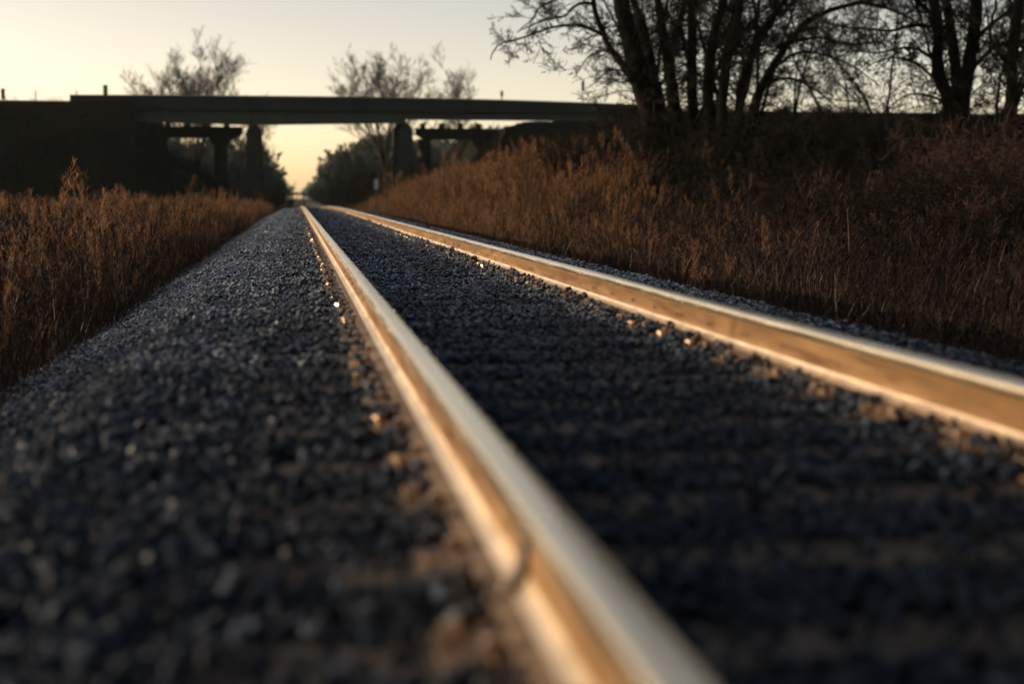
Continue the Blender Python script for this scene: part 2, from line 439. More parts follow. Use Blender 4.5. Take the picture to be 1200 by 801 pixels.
# ------------------------------------------------------------------ ties with plates and spikes
def tie_mesh(seed):
    rr = random.Random(seed); mb = MB()
    n = 14; prof_w = .113; h0 = -.18
    for i in range(n+1):
        x = -1.29+2.58*i/n
        w = prof_w+rr.uniform(-.004,.004); dz = rr.uniform(-.004,.003)
        mb.v += [(x,-w,h0),(x,-w-.002,-.008+dz),(x,-w+.01,0+dz),(x,-.03,rr.uniform(-.006,.002)),(x,.04,rr.uniform(-.008,.001)),(x,w-.01,dz),(x,w+.002,-.008+dz),(x,w,h0)]
    for i in range(n):
        for j in range(8):
            j2 = (j+1)%8
            mb.f.append((i*8+j,(i+1)*8+j,(i+1)*8+j2,i*8+j2))
    mb.f.append(tuple(range(8))); mb.f.append(tuple(reversed([n*8+j for j in range(8)])))
    me = bpy.data.meshes.new('wooden_tie'); me.from_pydata(mb.v, [], mb.f); me.materials.append(M_tie); me.update()
    return me
tie_meshes = [tie_mesh(k) for k in range(5)]
pm = MB(); pm.quadbox(-.17,.17,-.095,.095,-.004,.0118); pm.quadbox(-.096,-.079,-.095,.095,.0118,.024); pm.quadbox(.079,.096,-.095,.095,.0118,.024)
plate_me = bpy.data.meshes.new('tie_plate'); plate_me.from_pydata(pm.v, [], pm.f); plate_me.materials.append(M_plate)
sp = MB(); sp.quadbox(-.008,.008,-.008,.008,-.05,.028); sp.prism_y([(-.019,.028),(-.017,.040),(-.004,.046),(.012,.043),(.015,.028)], -.014, .014)
spike_me = bpy.data.meshes.new('spike'); spike_me.from_pydata(sp.v, [], sp.f); spike_me.materials.append(mat('worn_spike_steel', (.30,.21,.14), .3, metal=.85, var=(.5,.38,.27), scale=30))
ties = []
for k in range(-6, 218):
    y = TIE0+k*TIEP
    t = lnk(bpy.data.objects.new('wooden_tie', tie_meshes[k % 5]))
    t.location = (TC+random.uniform(-.02,.02), y, drop(y)+random.uniform(-.006,.0))
    t.rotation_euler = (0, 0, R(random.uniform(-.8,.8)))
    tag(t, 'dark wooden tie crossing under both rails, half buried in blue grey ballast', 'railroad tie', 'wooden ties under the rails')
    if 0 <= k < 50:
        for xr in (XL, XR):
            q = lnk(bpy.data.objects.new('tie_plate', plate_me), t); q.location = (xr-TC, 0, 0)
            for sx, sy in ((-1,-.05),(1,.05)) if k % 2 else ((-1,.05),(1,-.05)):
                s_ = lnk(bpy.data.objects.new('spike', spike_me), q)
                s_.location = (sx*.090, sy, 0); s_.rotation_euler = (0, 0, math.pi if sx > 0 else 0)
                s_ = lnk(bpy.data.objects.new('spike', spike_me), q)
                s_.location = (sx*.145, -sy, -.004); s_.rotation_euler = (0, R(4), random.uniform(0, 6))

# ------------------------------------------------------------------ grasses
def ribbon(mb, pts, w0, ax, taper=True):
    b = len(mb.v); n = len(pts)
    for i, q in enumerate(pts):
        w = w0*(1-i/(n-1)*.92) if taper else w0
        a = ax*(w/2)
        mb.v += [tuple(q-a), tuple(q+a)]
    for i in range(n-1):
        mb.f.append((b+2*i, b+2*i+1, b+2*i+3, b+2*i+2))

def clump(seed, stalks, leaves, H=1.0, spread=.13, lean=.10, plume=True, mats=None):
    rr = random.Random(seed); mb = MB(); mp = MB()
    for i in range(stalks):
        a = rr.uniform(0, 6.283); r = spread*math.sqrt(rr.random())
        x, y = r*math.cos(a), r*math.sin(a)
        d = Vector((rr.gauss(0, lean), rr.gauss(0, lean), 1)).normalized()
        h = H*rr.uniform(.62, 1.05)
        bend = Vector((rr.gauss(0,.12), rr.gauss(0,.12), -.03))
        pts = [Vector((x,y,0))+d*h*t+bend*h*t*t for t in (0,.3,.6,.85,1)]
        ax = Vector((math.cos(a*3.1), math.sin(a*3.1), 0))
        ribbon(mb, pts, .0065, ax)
        for q in range(rr.choice([1,2,2])):       # leaves up the stalk
            t = rr.uniform(.12,.7); o = pts[0].lerp(pts[-1], t)
            ang = rr.uniform(0,6.283); l = h*rr.uniform(.16,.34)
            out = Vector((math.cos(ang), math.sin(ang), rr.uniform(1.2,3.2))).normalized()*1.1
            lp = [o, o+out*l*.4, o+out*l*.75+Vector((0,0,-l*.12)), o+out*l+Vector((0,0,-l*.45))]
            ribbon(mb, lp, .010, Vector((-math.sin(ang), math.cos(ang), 0)))
        if plume and rr.random() < .8:            # feathery seed head
            L = h*rr.uniform(.16,.3)
            tip = pts[-1]; dn = (pts[-1]-pts[-2]).normalized()
            for q in range(22):
                t = q/22; o = tip - dn*L*t*.95
                ang = rr.uniform(0,6.283); wl = L*(.08+.16*math.sin(math.pi*min(1,t*.9+.1)))
                out = Vector((math.cos(ang)*.8, math.sin(ang)*.8, .9)).normalized()*wl
                sd = Vector((-math.sin(ang), math.cos(ang), .2))*.0030
                b = len(mp.v); mp.v += [tuple(o-sd), tuple(o+sd), tuple(o+out+sd*1.3), tuple(o+out-sd*.8)]; mp.f.append((b,b+1,b+2,b+3))
    for i in range(leaves):
        a = rr.uniform(0, 6.283); r = spread*1.2*math.sqrt(rr.random())
        o = Vector((r*math.cos(a), r*math.sin(a), 0)); ang = rr.uniform(0,6.283); l = H*rr.uniform(.3,.75)
        out = Vector((math.cos(ang)*rr.uniform(.1,.5), math.sin(ang)*rr.uniform(.1,.5), 1))
        dr = rr.uniform(.05,.5)
        lp = [o+out*l*t+Vector((math.cos(ang),math.sin(ang),-1.2))*l*dr*t**3 for t in (0,.35,.65,.85,1)]
        ribbon(mb, lp, .0085, Vector((-math.sin(ang), math.cos(ang), 0)))
    nf = len(mb.f); b = len(mb.v)
    mb.v += mp.v; mb.f += [tuple(i+b for i in f) for f in mp.f]
    o = proto('grass_tuft', mb, mats or [M_straw, M_plume])
    mi = [0]*nf+[1]*(len(mb.f)-nf); o.data.polygons.foreach_set('material_index', mi)
    return o
tall = [clump(20+k, 8, 5, spread=.13, lean=.06) for k in range(8)]
dtall = [clump(120+k, 8, 6, spread=.15, lean=.09, mats=[M_dstraw, M_straw if k == 0 else M_dstraw]) for k in range(5)]
low = [clump(50+k, 3, 20, spread=.16, lean=.4, plume=False, mats=[M_straw, M_straw]) for k in range(3)]
wisp = [clump(70+k, 2, 7, spread=.12, lean=.5, plume=False, mats=[M_pale, M_pale]) for k in range(3)]

def grass(name, label, regions, fh, fg=ground, lib=tall, wide=1.0, tilt=.06):
    P_, S_ = [], []
    for (x0,x1,y0,y1,d) in regions:
        n = int((x1-x0)*(y1-y0)*d)
        for x, y in zip(rng.uniform(x0,x1,n), rng.uniform(y0,y1,n)):
            h = fh(x, y)
            if h <= .04: continue
            h *= rng.uniform(.50, 1.10)*(1+.35*noise.noise(Vector((x*1.1, y*.7, 8))))*(rng.uniform(1.15,1.4) if rng.uniform() < .06 else 1)
            P_.append((x, y, fg(x, y)-.03)); w = max(h, .35)*rng.uniform(.8,1.25)*wide; S_.append((w, w, h))
    n = len(P_)
    rot = np.stack([rng.normal(0,tilt,n), rng.normal(0,tilt,n), rng.uniform(0,6.283,n)], 1)
    return scatter(name, P_, rot, S_, rng.integers(0, len(lib), n), lib, label)
def nz(x, y, s=.35, k=0): return noise.noise(Vector((x*s, y*s, k)))
def left_h(x, y):                 # low at the ballast edge, taller away from it
    top = .05 + .150*(.3-x)
    top = min(top, .54) + .10*nz(x,y,.5) + (.10*max(0,nz(x,y,1.3,4)) if x < -3.5 else 0)
    return max(.12, top + .62)*(1 if nz(x,y,.9,2) > -.42 else .7)
grass('tall_grass', 'tawny dry grass standing thick along the ballast edge before the dark road bank',
      [(-3.6,-1.55,13,40,8),(-3.6,-1.55,3,13,3),(-3.6,-1.55,40,112,9),(-7,-3.6,22,60,5),(-7,-3.6,60,112,6),(-16,-7,30,112,3)], left_h)
def right_h(x, y):
    h = .75+(.85+.3*sm(28,50,y))*sm(3.4, 6.5, x)+.25*nz(x,y,.4,9)
    if nz(x,y,.8,12) < -.35: h *= .7
    h *= 1-.50*sm(38, 16, y)*sm(4,7,x)
    return h
grass('tall_grass', 'brown dry reed grass rising beside the right rail below the bare trees',
      [(3.25,5.2,20,42,13),(3.25,5.2,9,20,2.5),(3.25,5.2,42,112,8),(5.2,9,15,32,2.5),(5.2,9,32,60,9),(5.2,9,60,112,5),(9,13,38,112,3.4),(13,20,50,112,2)], right_h)
grass('tall_grass', 'reeds coloured dark for shade crowding the near right side below the brambles', [(3.3,5.2,5,20,12),(3.6,5.2,20,28,5),(5.2,12,9,32,7)], right_h, lib=dtall)
grass('tall_grass', 'reeds coloured dark for shade crowding the near left side of the ballast', [(-3.6,-1.55,3,16,12),(-3.6,-1.55,16,45,7),(-7,-3.6,6,26,8),(-7,-3.6,26,60,5),(-16,-7,12,34,3)], left_h, lib=dtall)
dark = [clump(80+k, 8, 14, spread=.2, lean=.3, plume=False, mats=[M_redtwig, M_redtwig]) for k in range(3)]
grass('undergrowth', 'dark reddish brambly undergrowth among the reed grass at the right', [(4.4,12,9,34,7)],
      lambda x,y: .85+.3*nz(x,y,.5,6), ground, dark, 1.3, .25)
def thick_proto(seed):   # used further down
    rr = random.Random(seed); tw = MB(); mb = MB()
    for i in range(26):
        ang = rr.uniform(0,6.283); q = Vector((math.cos(ang), math.sin(ang), 0))*.4*rr.random()
        d = Vector((math.cos(ang)*rr.uniform(.1,1.1), math.sin(ang)*rr.uniform(.1,1.1), 1))
        branch(mb, tw, rr, q, d, rr.uniform(.55,1.1), .008, 1, 3, .2, .22, (6,8), .0, .0035)
    b = len(tw.v); tw.v += mb.v; tw.f += [tuple(i+b for i in f) for f in mb.f]
    return proto('bramble_tuft', tw, M_bark)
grass('low_weeds', 'short tangled dead weeds creeping over the stones at the left ballast edge', [(-2.2,-1.35,2,60,16)],
      lambda x,y: .26+.1*nz(x,y,.9,5), lambda x,y: bed(x)+drop(y)-.02, low, 1.4, .2)
grass('low_weeds', 'short tangled dead weeds at the foot of the reed grass by the right rail', [(3.0,4.0,3,60,16)],
      lambda x,y: .34+.1*nz(x,y,.9,5), lambda x,y: max(bed(x),-.5)+drop(y)-.02, low, 1.3, .2)
grass('pale_blades', 'scattered thin bleached blades curling out in front of the reed grass', [(3.0,4.6,4,22,6)],
      lambda x,y: .42+.15*nz(x,y,.9,5), lambda x,y: max(bed(x),-.55)+drop(y)-.02, wisp, 1.0, .25)
grass('pale_blades', 'scattered thin bleached blades curling over the left ballast shoulder', [(-1.9,-1.3,3,14,5)],
      lambda x,y: .22+.08*nz(x,y,.9,5), lambda x,y: bed(x)+drop(y)-.02, wisp, 1.0, .25)

# ------------------------------------------------------------------ road bank (embankment)
YN, YF = 133.0, 166.0            # near and far crest of the bank
TOPZ = 9.10
XA, XB = -14.6, 29.5             # abutment faces
def bankz(y, top=TOPZ):
    z = top
    if y < YN: z = top - (YN-y)*.52
    if y > YF: z = top - (y-YF)*.52
    return z
def bank_l(x, y):
    return max(-1.6, bankz(y) + .10*noise.noise(Vector((x*.2,y*.2,0)))*(1 if y < YN else .2) + (-.004*(x-XA) if 0 else 0))
bys_ = [round(110+1.0*i,1) for i in range(80)]
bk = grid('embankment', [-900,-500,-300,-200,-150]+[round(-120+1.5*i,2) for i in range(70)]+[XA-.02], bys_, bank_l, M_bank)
for v_ in bk.data.vertices:
    if v_.co.y < YN and v_.co.x > -40: v_.co.x += (YN-v_.co.y)*.1098*(v_.co.x+40)/(XA+40)
tag(bk, 'black shaded road embankment left of the overpass', kind='structure')
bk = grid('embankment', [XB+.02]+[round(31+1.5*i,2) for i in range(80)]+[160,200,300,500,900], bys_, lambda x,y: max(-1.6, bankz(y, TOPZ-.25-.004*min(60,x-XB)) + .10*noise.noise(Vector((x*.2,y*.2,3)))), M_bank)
tag(bk, 'black shaded road embankment behind the bare trees at right', kind='structure')
def spill(x, y, xa, sg, ze):
    d = (x-xa)*sg
    z = ze - d*.56 if xa < 0 else ze - max(0, d-8.5)*1.7
    return max(-1.9, min(z, bankz(y)-.4 if y < 148 else 99) + .12*noise.noise(Vector((x*.5,y*.5,1))))
sp_l = grid('slope_under_overpass', [round(XA+.5*i,2) for i in range(24)], bys_, lambda x,y: spill(x,y,XA,1,5.6), M_bank)
tag(sp_l, 'steep turf slope running down under the left end of the overpass', kind='structure')
sp_r = grid('slope_under_overpass', [round(XB-.5*i,2) for i in range(32)], bys_, lambda x,y: spill(x,y,XB,-1,7.5), M_bank)
tag(sp_r, 'steep turf slope running down under the right end of the overpass', kind='structure')
tag(grid('road', [-900,-300,-100,-60,-40,XA-.5], [138.5,148.6], lambda x,y: TOPZ+.06, M_asph), 'road on top of the left embankment', kind='structure')
grass('bank_grass', 'ragged dead grass fringing the crest and slope of the left road bank', [(-60,-14.8,118,136,1.1),(-60,-14.8,131,134,2)],
      lambda x,y: .55+.3*nz(x,y,.6,5), lambda x,y: bank_l(x,y), dtall, 1.3)
grass('bank_grass', 'ragged dead grass fringing the crest and slope of the right road bank', [(30,95,118,134,.8),(30,95,131,134,1.2)],
      lambda x,y: .5+.3*nz(x,y,.6,5), lambda x,y: bankz(y,TOPZ-.4), dtall, 1.3)

# ------------------------------------------------------------------ overpasses
def overpass(y0, y1, label, near):
    dz0 = 0 if near else 1.04
    TL = lambda y: dz0+.054*(y-y0)
    t = empty('road_overpass', (TC, y0, 0)); tag(t, label, 'overpass', 'twin road overpasses')
    def o_(mb, n, m): 
        ob = mb.build(n, m, t); ob.location = (-TC, -y0, 0); return ob
    b = MB(); b.prism_x([(y0+.352, 8.55+TL(y0)), (y1-.352, 8.55+TL(y1)), (y1-.352, 8.82+TL(y1)), (y0+.352, 8.82+TL(y0))], XA-6, XB+6); o_(b, 'deck', M_conc)
    for yy, w in ((y0, .35), (y1-.35, .35)):
        b = MB()
        # cambered parapet profile built from short lengths
        n = 26; xa, xb = XA-5.2, XB+6.2
        for i in range(n):
            xa_, xb_ = xa+(xb-xa)*i/n, xa+(xb-xa)*(i+1)/n-.012
            c = lambda x: 9.66+TL(yy)-.0005*(x-TC-1)**2*(1 if x > TC else .35)
            bb = len(b.v)
            z0 = 8.42+TL(yy)
            b.v += [(xa_,yy,z0),(xb_,yy,z0),(xb_,yy+w,z0),(xa_,yy+w,z0),(xa_,yy,c(xa_)),(xb_,yy,c(xb_)),(xb_,yy+w,c(xb_)),(xa_,yy+w,c(xa_))]
            b.f += [(bb,bb+3,bb+2,bb+1),(bb+4,bb+5,bb+6,bb+7),(bb,bb+1,bb+5,bb+4),(bb+1,bb+2,bb+6,bb+5),(bb+2,bb+3,bb+7,bb+6),(bb+3,bb,bb+4,bb+7)]
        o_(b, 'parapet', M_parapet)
        b = MB()
        for i in range(n):
            xa_, xb_ = xa+(xb-xa)*i/n, xa+(xb-xa)*(i+1)/n-.012
            bb = len(b.v)
            for z_ in (.004, .075):
                b.v += [(xa_,yy-.05,c(xa_)+z_),(xb_,yy-.05,c(xb_)+z_),(xb_,yy+w+.05,c(xb_)+z_),(xa_,yy+w+.05,c(xa_)+z_)]
            b.f += [(bb,bb+3,bb+2,bb+1),(bb+4,bb+5,bb+6,bb+7),(bb,bb+1,bb+5,bb+4),(bb+1,bb+2,bb+6,bb+5),(bb+2,bb+3,bb+7,bb+6),(bb+3,bb,bb+4,bb+7)]
        o_(b, 'sunlit_edge', M_sunedge)  # strip added for the sunlit line along the parapet top
    ng = 5
    spans = [(XA+.3, -4.0, 7.38, 7.12), (-3.9, 10.25, 7.10, 7.40), (10.35, XB-.3, 7.72, 7.72)]
    for i in range(ng):
        yy = y0+.75+(y1-y0-1.8)*i/(ng-1)
        b = MB(); dz = TL(yy)
        for (xa, xb, za, zb) in spans:
            za += dz; zb += dz
            b.prism_y([(xa,za),(xb,zb),(xb,8.53+dz),(xa,8.53+dz)], yy, yy+.06)
            b.prism_y([(xa,za-.05),(xb,zb-.05),(xb,zb),(xa,za)], yy-.16, yy+.22)
            xx = xa+1.2
            while xx < xb-.5:
                zz = za+(zb-za)*(xx-xa)/(xb-xa)
                b.quadbox(xx, xx+.04, yy-.12, yy-.002, zz+.01, 8.5+dz); xx += 2.4
        o_(b, 'girder', M_girder)
    if near:
        for x in (-3.75, 10.3):
            topz0 = 6.98 if x < 0 else 7.30
            for k, yy in enumerate((y0+1.6, y0+5.2, y0+9.0)):
                b = MB(); topz = topz0+TL(yy)
                w0, w1 = (.80, .62)
                b.v += [(x-w0,yy-.6,-2.5),(x+w0,yy-.6,-2.5),(x+w0,yy+.6,-2.5),(x-w0,yy+.6,-2.5),(x-w1,yy-.6,topz-.55),(x+w1,yy-.6,topz-.55),(x+w1,yy+.6,topz-.55),(x-w1,yy+.6,topz-.55),
                        (x-.35,yy-.5,topz-.12),(x+.35,yy-.5,topz-.12),(x+.35,yy+.5,topz-.12),(x-.35,yy+.5,topz-.12)]
                b.f += [(0,3,2,1),(0,1,5,4),(1,2,6,5),(2,3,7,6),(3,0,4,7),(4,5,9,8),(5,6,10,9),(6,7,11,10),(7,4,8,11),(8,9,10,11)]
                c = o_(b, 'column', M_conc)
                b2 = MB(); b2.quadbox(x-.25, x+.25, yy-.3, yy+.3, topz-.118, topz+.02)
                q = b2.build('bearing', M_post, c)
    else:
        for (xl, xr, cols, z1) in ((P(165,150,y0+4).x, P(284,150,y0+4).x, (P(188,150,y0+4).x, P(258,150,y0+4).x), 6.95), (P(487,150,y0+4).x, P(583,150,y0+4).x, (P(497,150,y0+4).x, P(565,150,y0+4).x), 6.95)):
            pr = empty('pier', (-TC, -y0, 0)); pr.parent = t
            b = MB(); yc = y0+4
            zt = CAMZ+(229-151.5)/F*yc; zb = CAMZ+(229-164)/F*yc
            b.prism_y([(xl,zt),(xl,zb+.5),(xl+.8,zb),(cols[0]-.9,zb),(cols[0]-.7,zb-.25),(cols[0]+.7,zb-.25),(cols[0]+.95,zb),(cols[1]-1.25,zb),(cols[1]-.8,zb-.7),(cols[1]+.8,zb-.7),(cols[1]+1.1,zb-.2),(xr-.35,zb+.2),(xr,zb+.55),(xr,zt)][::-1], yc-.7, yc+.7)
            b.build('pier_cap', M_conc, pr)
            for cx_ in cols:
                b = MB(); b.cyl(cx_, yc, -2.5, zb-.2, .72, .72, 20); b.build('column', M_conc, pr, True, 50)
            b = MB(); x = xl+.5
            while x < xr-.5:
                b.quadbox(x, x+.55, yc-.35, yc+.35, zt+.003, zt+.55); x += 2.05
            b.build('bearing', M_post, pr)
    for xw, sg in ((XA, 1), (XB, -1)):
        b = MB(); b.quadbox(min(xw, xw+sg*.6), max(xw, xw+sg*.6), y0-.4, y1+.4, 3.5, 7.0+dz0); b.quadbox(min(xw,xw-sg*.5)-.02, max(xw,xw-sg*.5)+.02, y0+.36, y1-.36, 6.9+dz0, 8.54+dz0)
        o_(b, 'abutment', M_conc)
    return t
overpass(133.2, 144.8, 'near green girder road overpass on square tapered columns spanning the track', True)
overpass(152.5, 164.0, 'farther road overpass glimpsed beneath the near one, on arched pier caps', False)
XW = XA+21*.1098
b = MB(); b.v += [(XW,112,-2.4),(XA,133,-2.4),(XA,133,9.0),(XW,112,-1.4),(XW+.35,112,-2.4),(XA+.35,133,-2.4),(XA+.35,133,9.0),(XW+.35,112,-1.4)]
b.f += [(0,3,2,1),(4,5,6,7),(0,1,5,4),(1,2,6,5),(2,3,7,6),(3,0,4,7)]
tag(b.build('retaining_wall', M_bank), 'dark sloping concrete wing wall holding the left bank beside the overpass', 'retaining wall')

# ------------------------------------------------------------------ posts on the road, signs
def road_post(u, vtop, vbase, w, label, panel=None, Y=133.9):
    a, c = P(u, vbase, Y), P(u, vtop, Y)
    t = empty('marker_post', (a.x, a.y, a.z-.25)); tag(t, label, 'post', 'posts along the road above')
    h = c.z-a.z+.25
    b = MB(); b.cyl(0,0,0,h,w/2,w/2,8); b.build('post', M_post, t)
    if panel:
        pw, ph = panel
        b = MB(); b.quadbox(-pw/2,pw/2,-w/2-.03,-w/2-.004,h-ph,h+.02); b.build('panel', M_post, t)
road_post(4, 104, 122, .10, 'short dark road marker with broad head at the far left edge of the bank', (.34,.95))
road_post(42, 106, 122, .12, 'thin plain stake on the left road bank, nearer the picture edge')
road_post(90, 106, 122, .12, 'thin plain stake on the left road bank just before the overpass parapet')
road_post(124, 100, 120, .09, 'tall dark road marker with square head at the start of the parapet', (.40,1.1))
road_post(588, 107, 118, .12, 'small stub post above the middle of the overpass parapet', (.26,.5))
road_post(683, 95, 119, .10, 'dark post against the sky where twigs reach the overpass right end', (.3,.9), 137)
a = P(441, 230, 72)
t = empty('trackside_marker', (a.x, a.y, ground(a.x, a.y)-.02)); tag(t, 'small white marker post standing in the grass by the dark shrubs', 'marker')
zt = P(441,210,72).z-t.location.z
b = MB(); b.quadbox(-.04,.04,-.03,.03,0,zt-.5); b.build('post', M_post, t)
b = MB(); b.quadbox(-.10,.10,-.045,-.033,zt-.5,zt); b.build('panel', M_white, t)

# far signal gantry over the track
g = empty('signal_gantry', (TC+.2, 660, drop(660)-.2)); tag(g, 'tiny dark portal gantry straddling the line in the far haze', 'gantry')
for sx in (-2.6, 2.6):
    b = MB(); b.quadbox(sx-.42,sx+.42,-.25,.25,0,6.3); b.build('leg', M_post, g)
b = MB(); b.quadbox(-3.3,3.3,-.3,.3,6.3,7.4); b.build('beam', M_post, g)
b = MB()
for sx in (-2.0,-1.2):
    b.prism_y([(sx,7.4),(sx+.5,7.4),(sx+.5,7.7),(sx,7.7)], -.1,.1)
b.build('signal_head', M_post, g)

# ------------------------------------------------------------------ trees
def branch(mb, tw, rr, p, d, L, r, lvl, maxl, droop=0.0, wig=.16, kids=(5,8), up=.05, rmin=.006, sp=1.0):
    n = max(3, int(4+L*.8)) if lvl < maxl else 4
    pts = [p.copy()]; rad = [r]
    dd = d.normalized(); seg = L/n
    for i in range(n):
        dd = (dd + Vector((rr.gauss(0,wig), rr.gauss(0,wig), rr.gauss(0,wig)+up-droop*(i/n)))).normalized()
        pts.append(pts[-1]+dd*seg); rad.append(max(rmin, r*(1-.82*(i+1)/n)))
    (mb if lvl < 2 else tw).tube(pts, rad, 6 if lvl < 1 else (4 if lvl < 2 else 3))
    spawn(mb, tw, rr, pts, rad, L, lvl, maxl, droop, wig, kids, up, rmin, .2, sp)
def spawn(mb, tw, rr, pts, rad, L, lvl, maxl, droop, wig, kids, up, rmin, t0=.2, sp=1.0):
    if lvl >= maxl: return
    n = len(pts)-1
    for k in range(rr.randint(*kids)):
        t = rr.uniform(t0, 1.0)*n; i = min(n-1, int(t)); q = pts[i].lerp(pts[i+1], t-i)
        rl = rad[i]+(rad[i+1]-rad[i])*(t-i)
        ax = (pts[i+1]-pts[i]).normalized()
        side = Vector((rr.gauss(0,1), rr.gauss(0,1), rr.gauss(.25,.8))); side = (side-ax*side.dot(ax)).normalized()
        d2 = (ax*rr.uniform(.45,1.0)+side*rr.uniform(.5,1.0)*sp).normalized()
        branch(mb, tw, rr, q, d2, L*rr.uniform(.36,.62)*(1-.35*t/n), max(rmin, rl*rr.uniform(.4,.62)), lvl+1, maxl, droop, wig, kids, up, rmin, sp)

def smooth_line(c, per=4):
    out = []
    for i in range(len(c)-1):
        p0 = c[max(0,i-1)]; p1 = c[i]; p2 = c[i+1]; p3 = c[min(len(c)-1,i+2)]
        for k in range(per):
            t = k/per
            out.append(.5*((2*p1)+(-p0+p2)*t+(2*p0-5*p1+4*p2-p3)*t*t+(-p0+3*p1-3*p2+p3)*t**3))
    out.append(c[-1]); return out

def guided_tree(name, label, Y, stems, base, seed, group, kids=(5,7), mats=(M_bark, M_twig), maxl=3, droop=.05, extra=2.6, thin=2):
    """stems: (list of (u, v), width px at start, width px at end, extend upwards?)"""
    rr = random.Random(seed); mb = MB(); tw = MB()
    bp = P(base[0], base[1], Y); gz = ground(bp.x, bp.y)-.15
    t = empty(name, (bp.x, bp.y, gz)); tag(t, label, 'tree', group)
    org = Vector(t.location)
    stems = list(stems)
    for k in range(thin):           # slender extra stems crowding out of the same root
        u0 = base[0]+rr.uniform(-16, 16); lean = rr.uniform(-55, 75); bow = rr.uniform(-14, 14)
        stems.append(([(u0, 178), (u0+lean*.3+bow, 120), (u0+lean*.62+bow, 62), (u0+lean, 0)], rr.uniform(4, 7), rr.uniform(2, 3.5), 'both'))
    for (px, w0, w1, ext) in stems:
        off = rr.uniform(-.4,.4); slope = rr.uniform(-1.3,1.3)
        L = len(px); cc = []
        for i, (u, v) in enumerate(px):
            cc.append(P(u, v, Y+off+slope*i/max(1,L-1)*(1.2 if ext else 2.0)))
        w = [(w0+(w1-w0)*i/(L-1))/F*Y/2 for i in range(L)]
        if ext == 'base' or ext == 'both':
            cc.insert(0, Vector((cc[0].x*.35+bp.x*.65, Y+off*.6, gz))); w.insert(0, w[0]*1.25)
        if ext == 'up' or ext == 'both':
            dd = (cc[-1]-cc[-2]).normalized()
            for k in range(3):
                dd = (dd+Vector((rr.gauss(0,.12), rr.gauss(0,.12), .12))).normalized()
                cc.append(cc[-1]+dd*extra/1.5*rr.uniform(.7,1.3)); w.append(w[-1]*.62)
        pts = smooth_line(cc); rad = list(np.interp(np.linspace(0, len(cc)-1, len(pts)), range(len(cc)), w))
        pts = [q-org+Vector((rr.gauss(0,.012), rr.gauss(0,.012), 0)) for q in pts]
        mb.tube(pts, rad, 9 if w0 > 8 else 6)
        Ls = sum((pts[i+1]-pts[i]).length for i in range(len(pts)-1))
        nk = int(Ls*rr.uniform(2.6,3.3))
        for k in range(nk):
            tt = rr.uniform(.22 if ext in ('base','both') else .02, 1)*(len(pts)-1); i = min(len(pts)-2, int(tt)); q = pts[i].lerp(pts[i+1], tt-i)
            rl = rad[i]; ax = (pts[i+1]-pts[i]).normalized()
            side = Vector((rr.gauss(0,1), rr.gauss(0,1), rr.gauss(.1,.5))); side = (side-ax*side.dot(ax)).normalized()
            d2 = (ax*rr.uniform(.2,.8)+side).normalized()
            branch(mb, tw, rr, q, d2, rr.uniform(.9,2.6)*(1 if w0 > 5 else .62), min(rl*.5, rr.uniform(.016,.036)), 1, maxl, droop, .17, kids, .03, .0088)
    mb.build('trunk', mats[0], t, True); tw.build('crown', mats[1], t)
    return t
GR = 'bare trees in front of the road bank'
guided_tree('bare_tree', 'big leaning many stemmed bare tree reaching long crooked limbs over the overpass', 45, [
    ([(768,170),(763,133),(748,85),(736,40),(728,0)], 32, 20, 'both'),
    ([(790,165),(773,128),(765,90),(757,53),(747,13)], 20, 9, 'both'),
    ([(748,102),(732,80),(717,59),(704,32),(695,0)], 9, 6, 'up'),
    ([(704,40),(690,33),(677,29),(648,32),(613,44),(584,53),(574,70)], 4.5, 1.2, None),
    ([(695,5),(685,3),(672,8),(661,19),(645,22),(629,27),(605,38)], 4, 1.2, None),
    ([(690,-15),(660,-8),(648,0),(632,10),(624,22),(610,34)], 4, 1.2, None),
    ([(720,62),(705,60),(690,66),(680,80),(672,92)], 2.5, 1, None),
    ([(742,90),(728,82),(712,84),(698,96),(688,104)], 2.5, 1, None),
    ([(765,150),(745,158),(728,150),(715,158),(700,172)], 4, 1.5, None),
    ], (775,195), 3, GR, kids=(5,7))
guided_tree('bare_tree', 'bare tree splitting into a Y of upright stems just right of the big leaning tree', 46.5, [
    ([(796,170),(789,112),(783,70),(776,30),(771,0)], 18, 9, 'both'),
    ([(787,75),(790,50),(797,25),(806,-5)], 9, 7, 'up'),
    ([(814,170),(811,107),(811,60),(812,0)], 14, 11, 'both'),
    ([(812,80),(804,62),(801,40),(793,10)], 5, 3, 'up'),
    ], (802,195), 4, GR)
guided_tree('bare_tree', 'bare tree with three stems fanning to the upper right in mid clump', 44, [
    ([(836,170),(829,107),(834,60),(840,27),(849,-5)], 15, 9, 'both'),
    ([(846,170),(848,107),(853,70),(861,40),(868,-5)], 13, 9, 'both'),
    ([(860,170),(868,112),(877,80),(884,50),(905,20),(926,-5)], 10, 5, 'both'),
    ([(861,50),(850,40),(842,48),(836,62)], 2.5, 1, None),
    ], (846,198), 5, GR)
guided_tree('bare_tree', 'bare tree whose long limb arches over to the right across the open gap', 47, [
    ([(872,175),(888,113),(902,85),(919,57),(938,32),(965,15),(1007,3)], 13, 5, 'base'),
    ([(1007,3),(1035,8),(1060,18),(1083,34)], 5, 2, None),
    ([(870,170),(866,113),(872,85),(885,57),(905,25),(922,-5)], 9, 5, 'both'),
    ([(895,100),(915,92),(938,96),(962,110),(985,128)], 4, 1.2, None),
    ([(905,80),(935,62),(965,64),(1000,78),(1030,100)], 4, 1.2, None),
    ([(925,50),(960,44),(995,52),(1030,50),(1060,66)], 4, 1.2, None),
    ], (872,198), 6, GR, kids=(6,8))
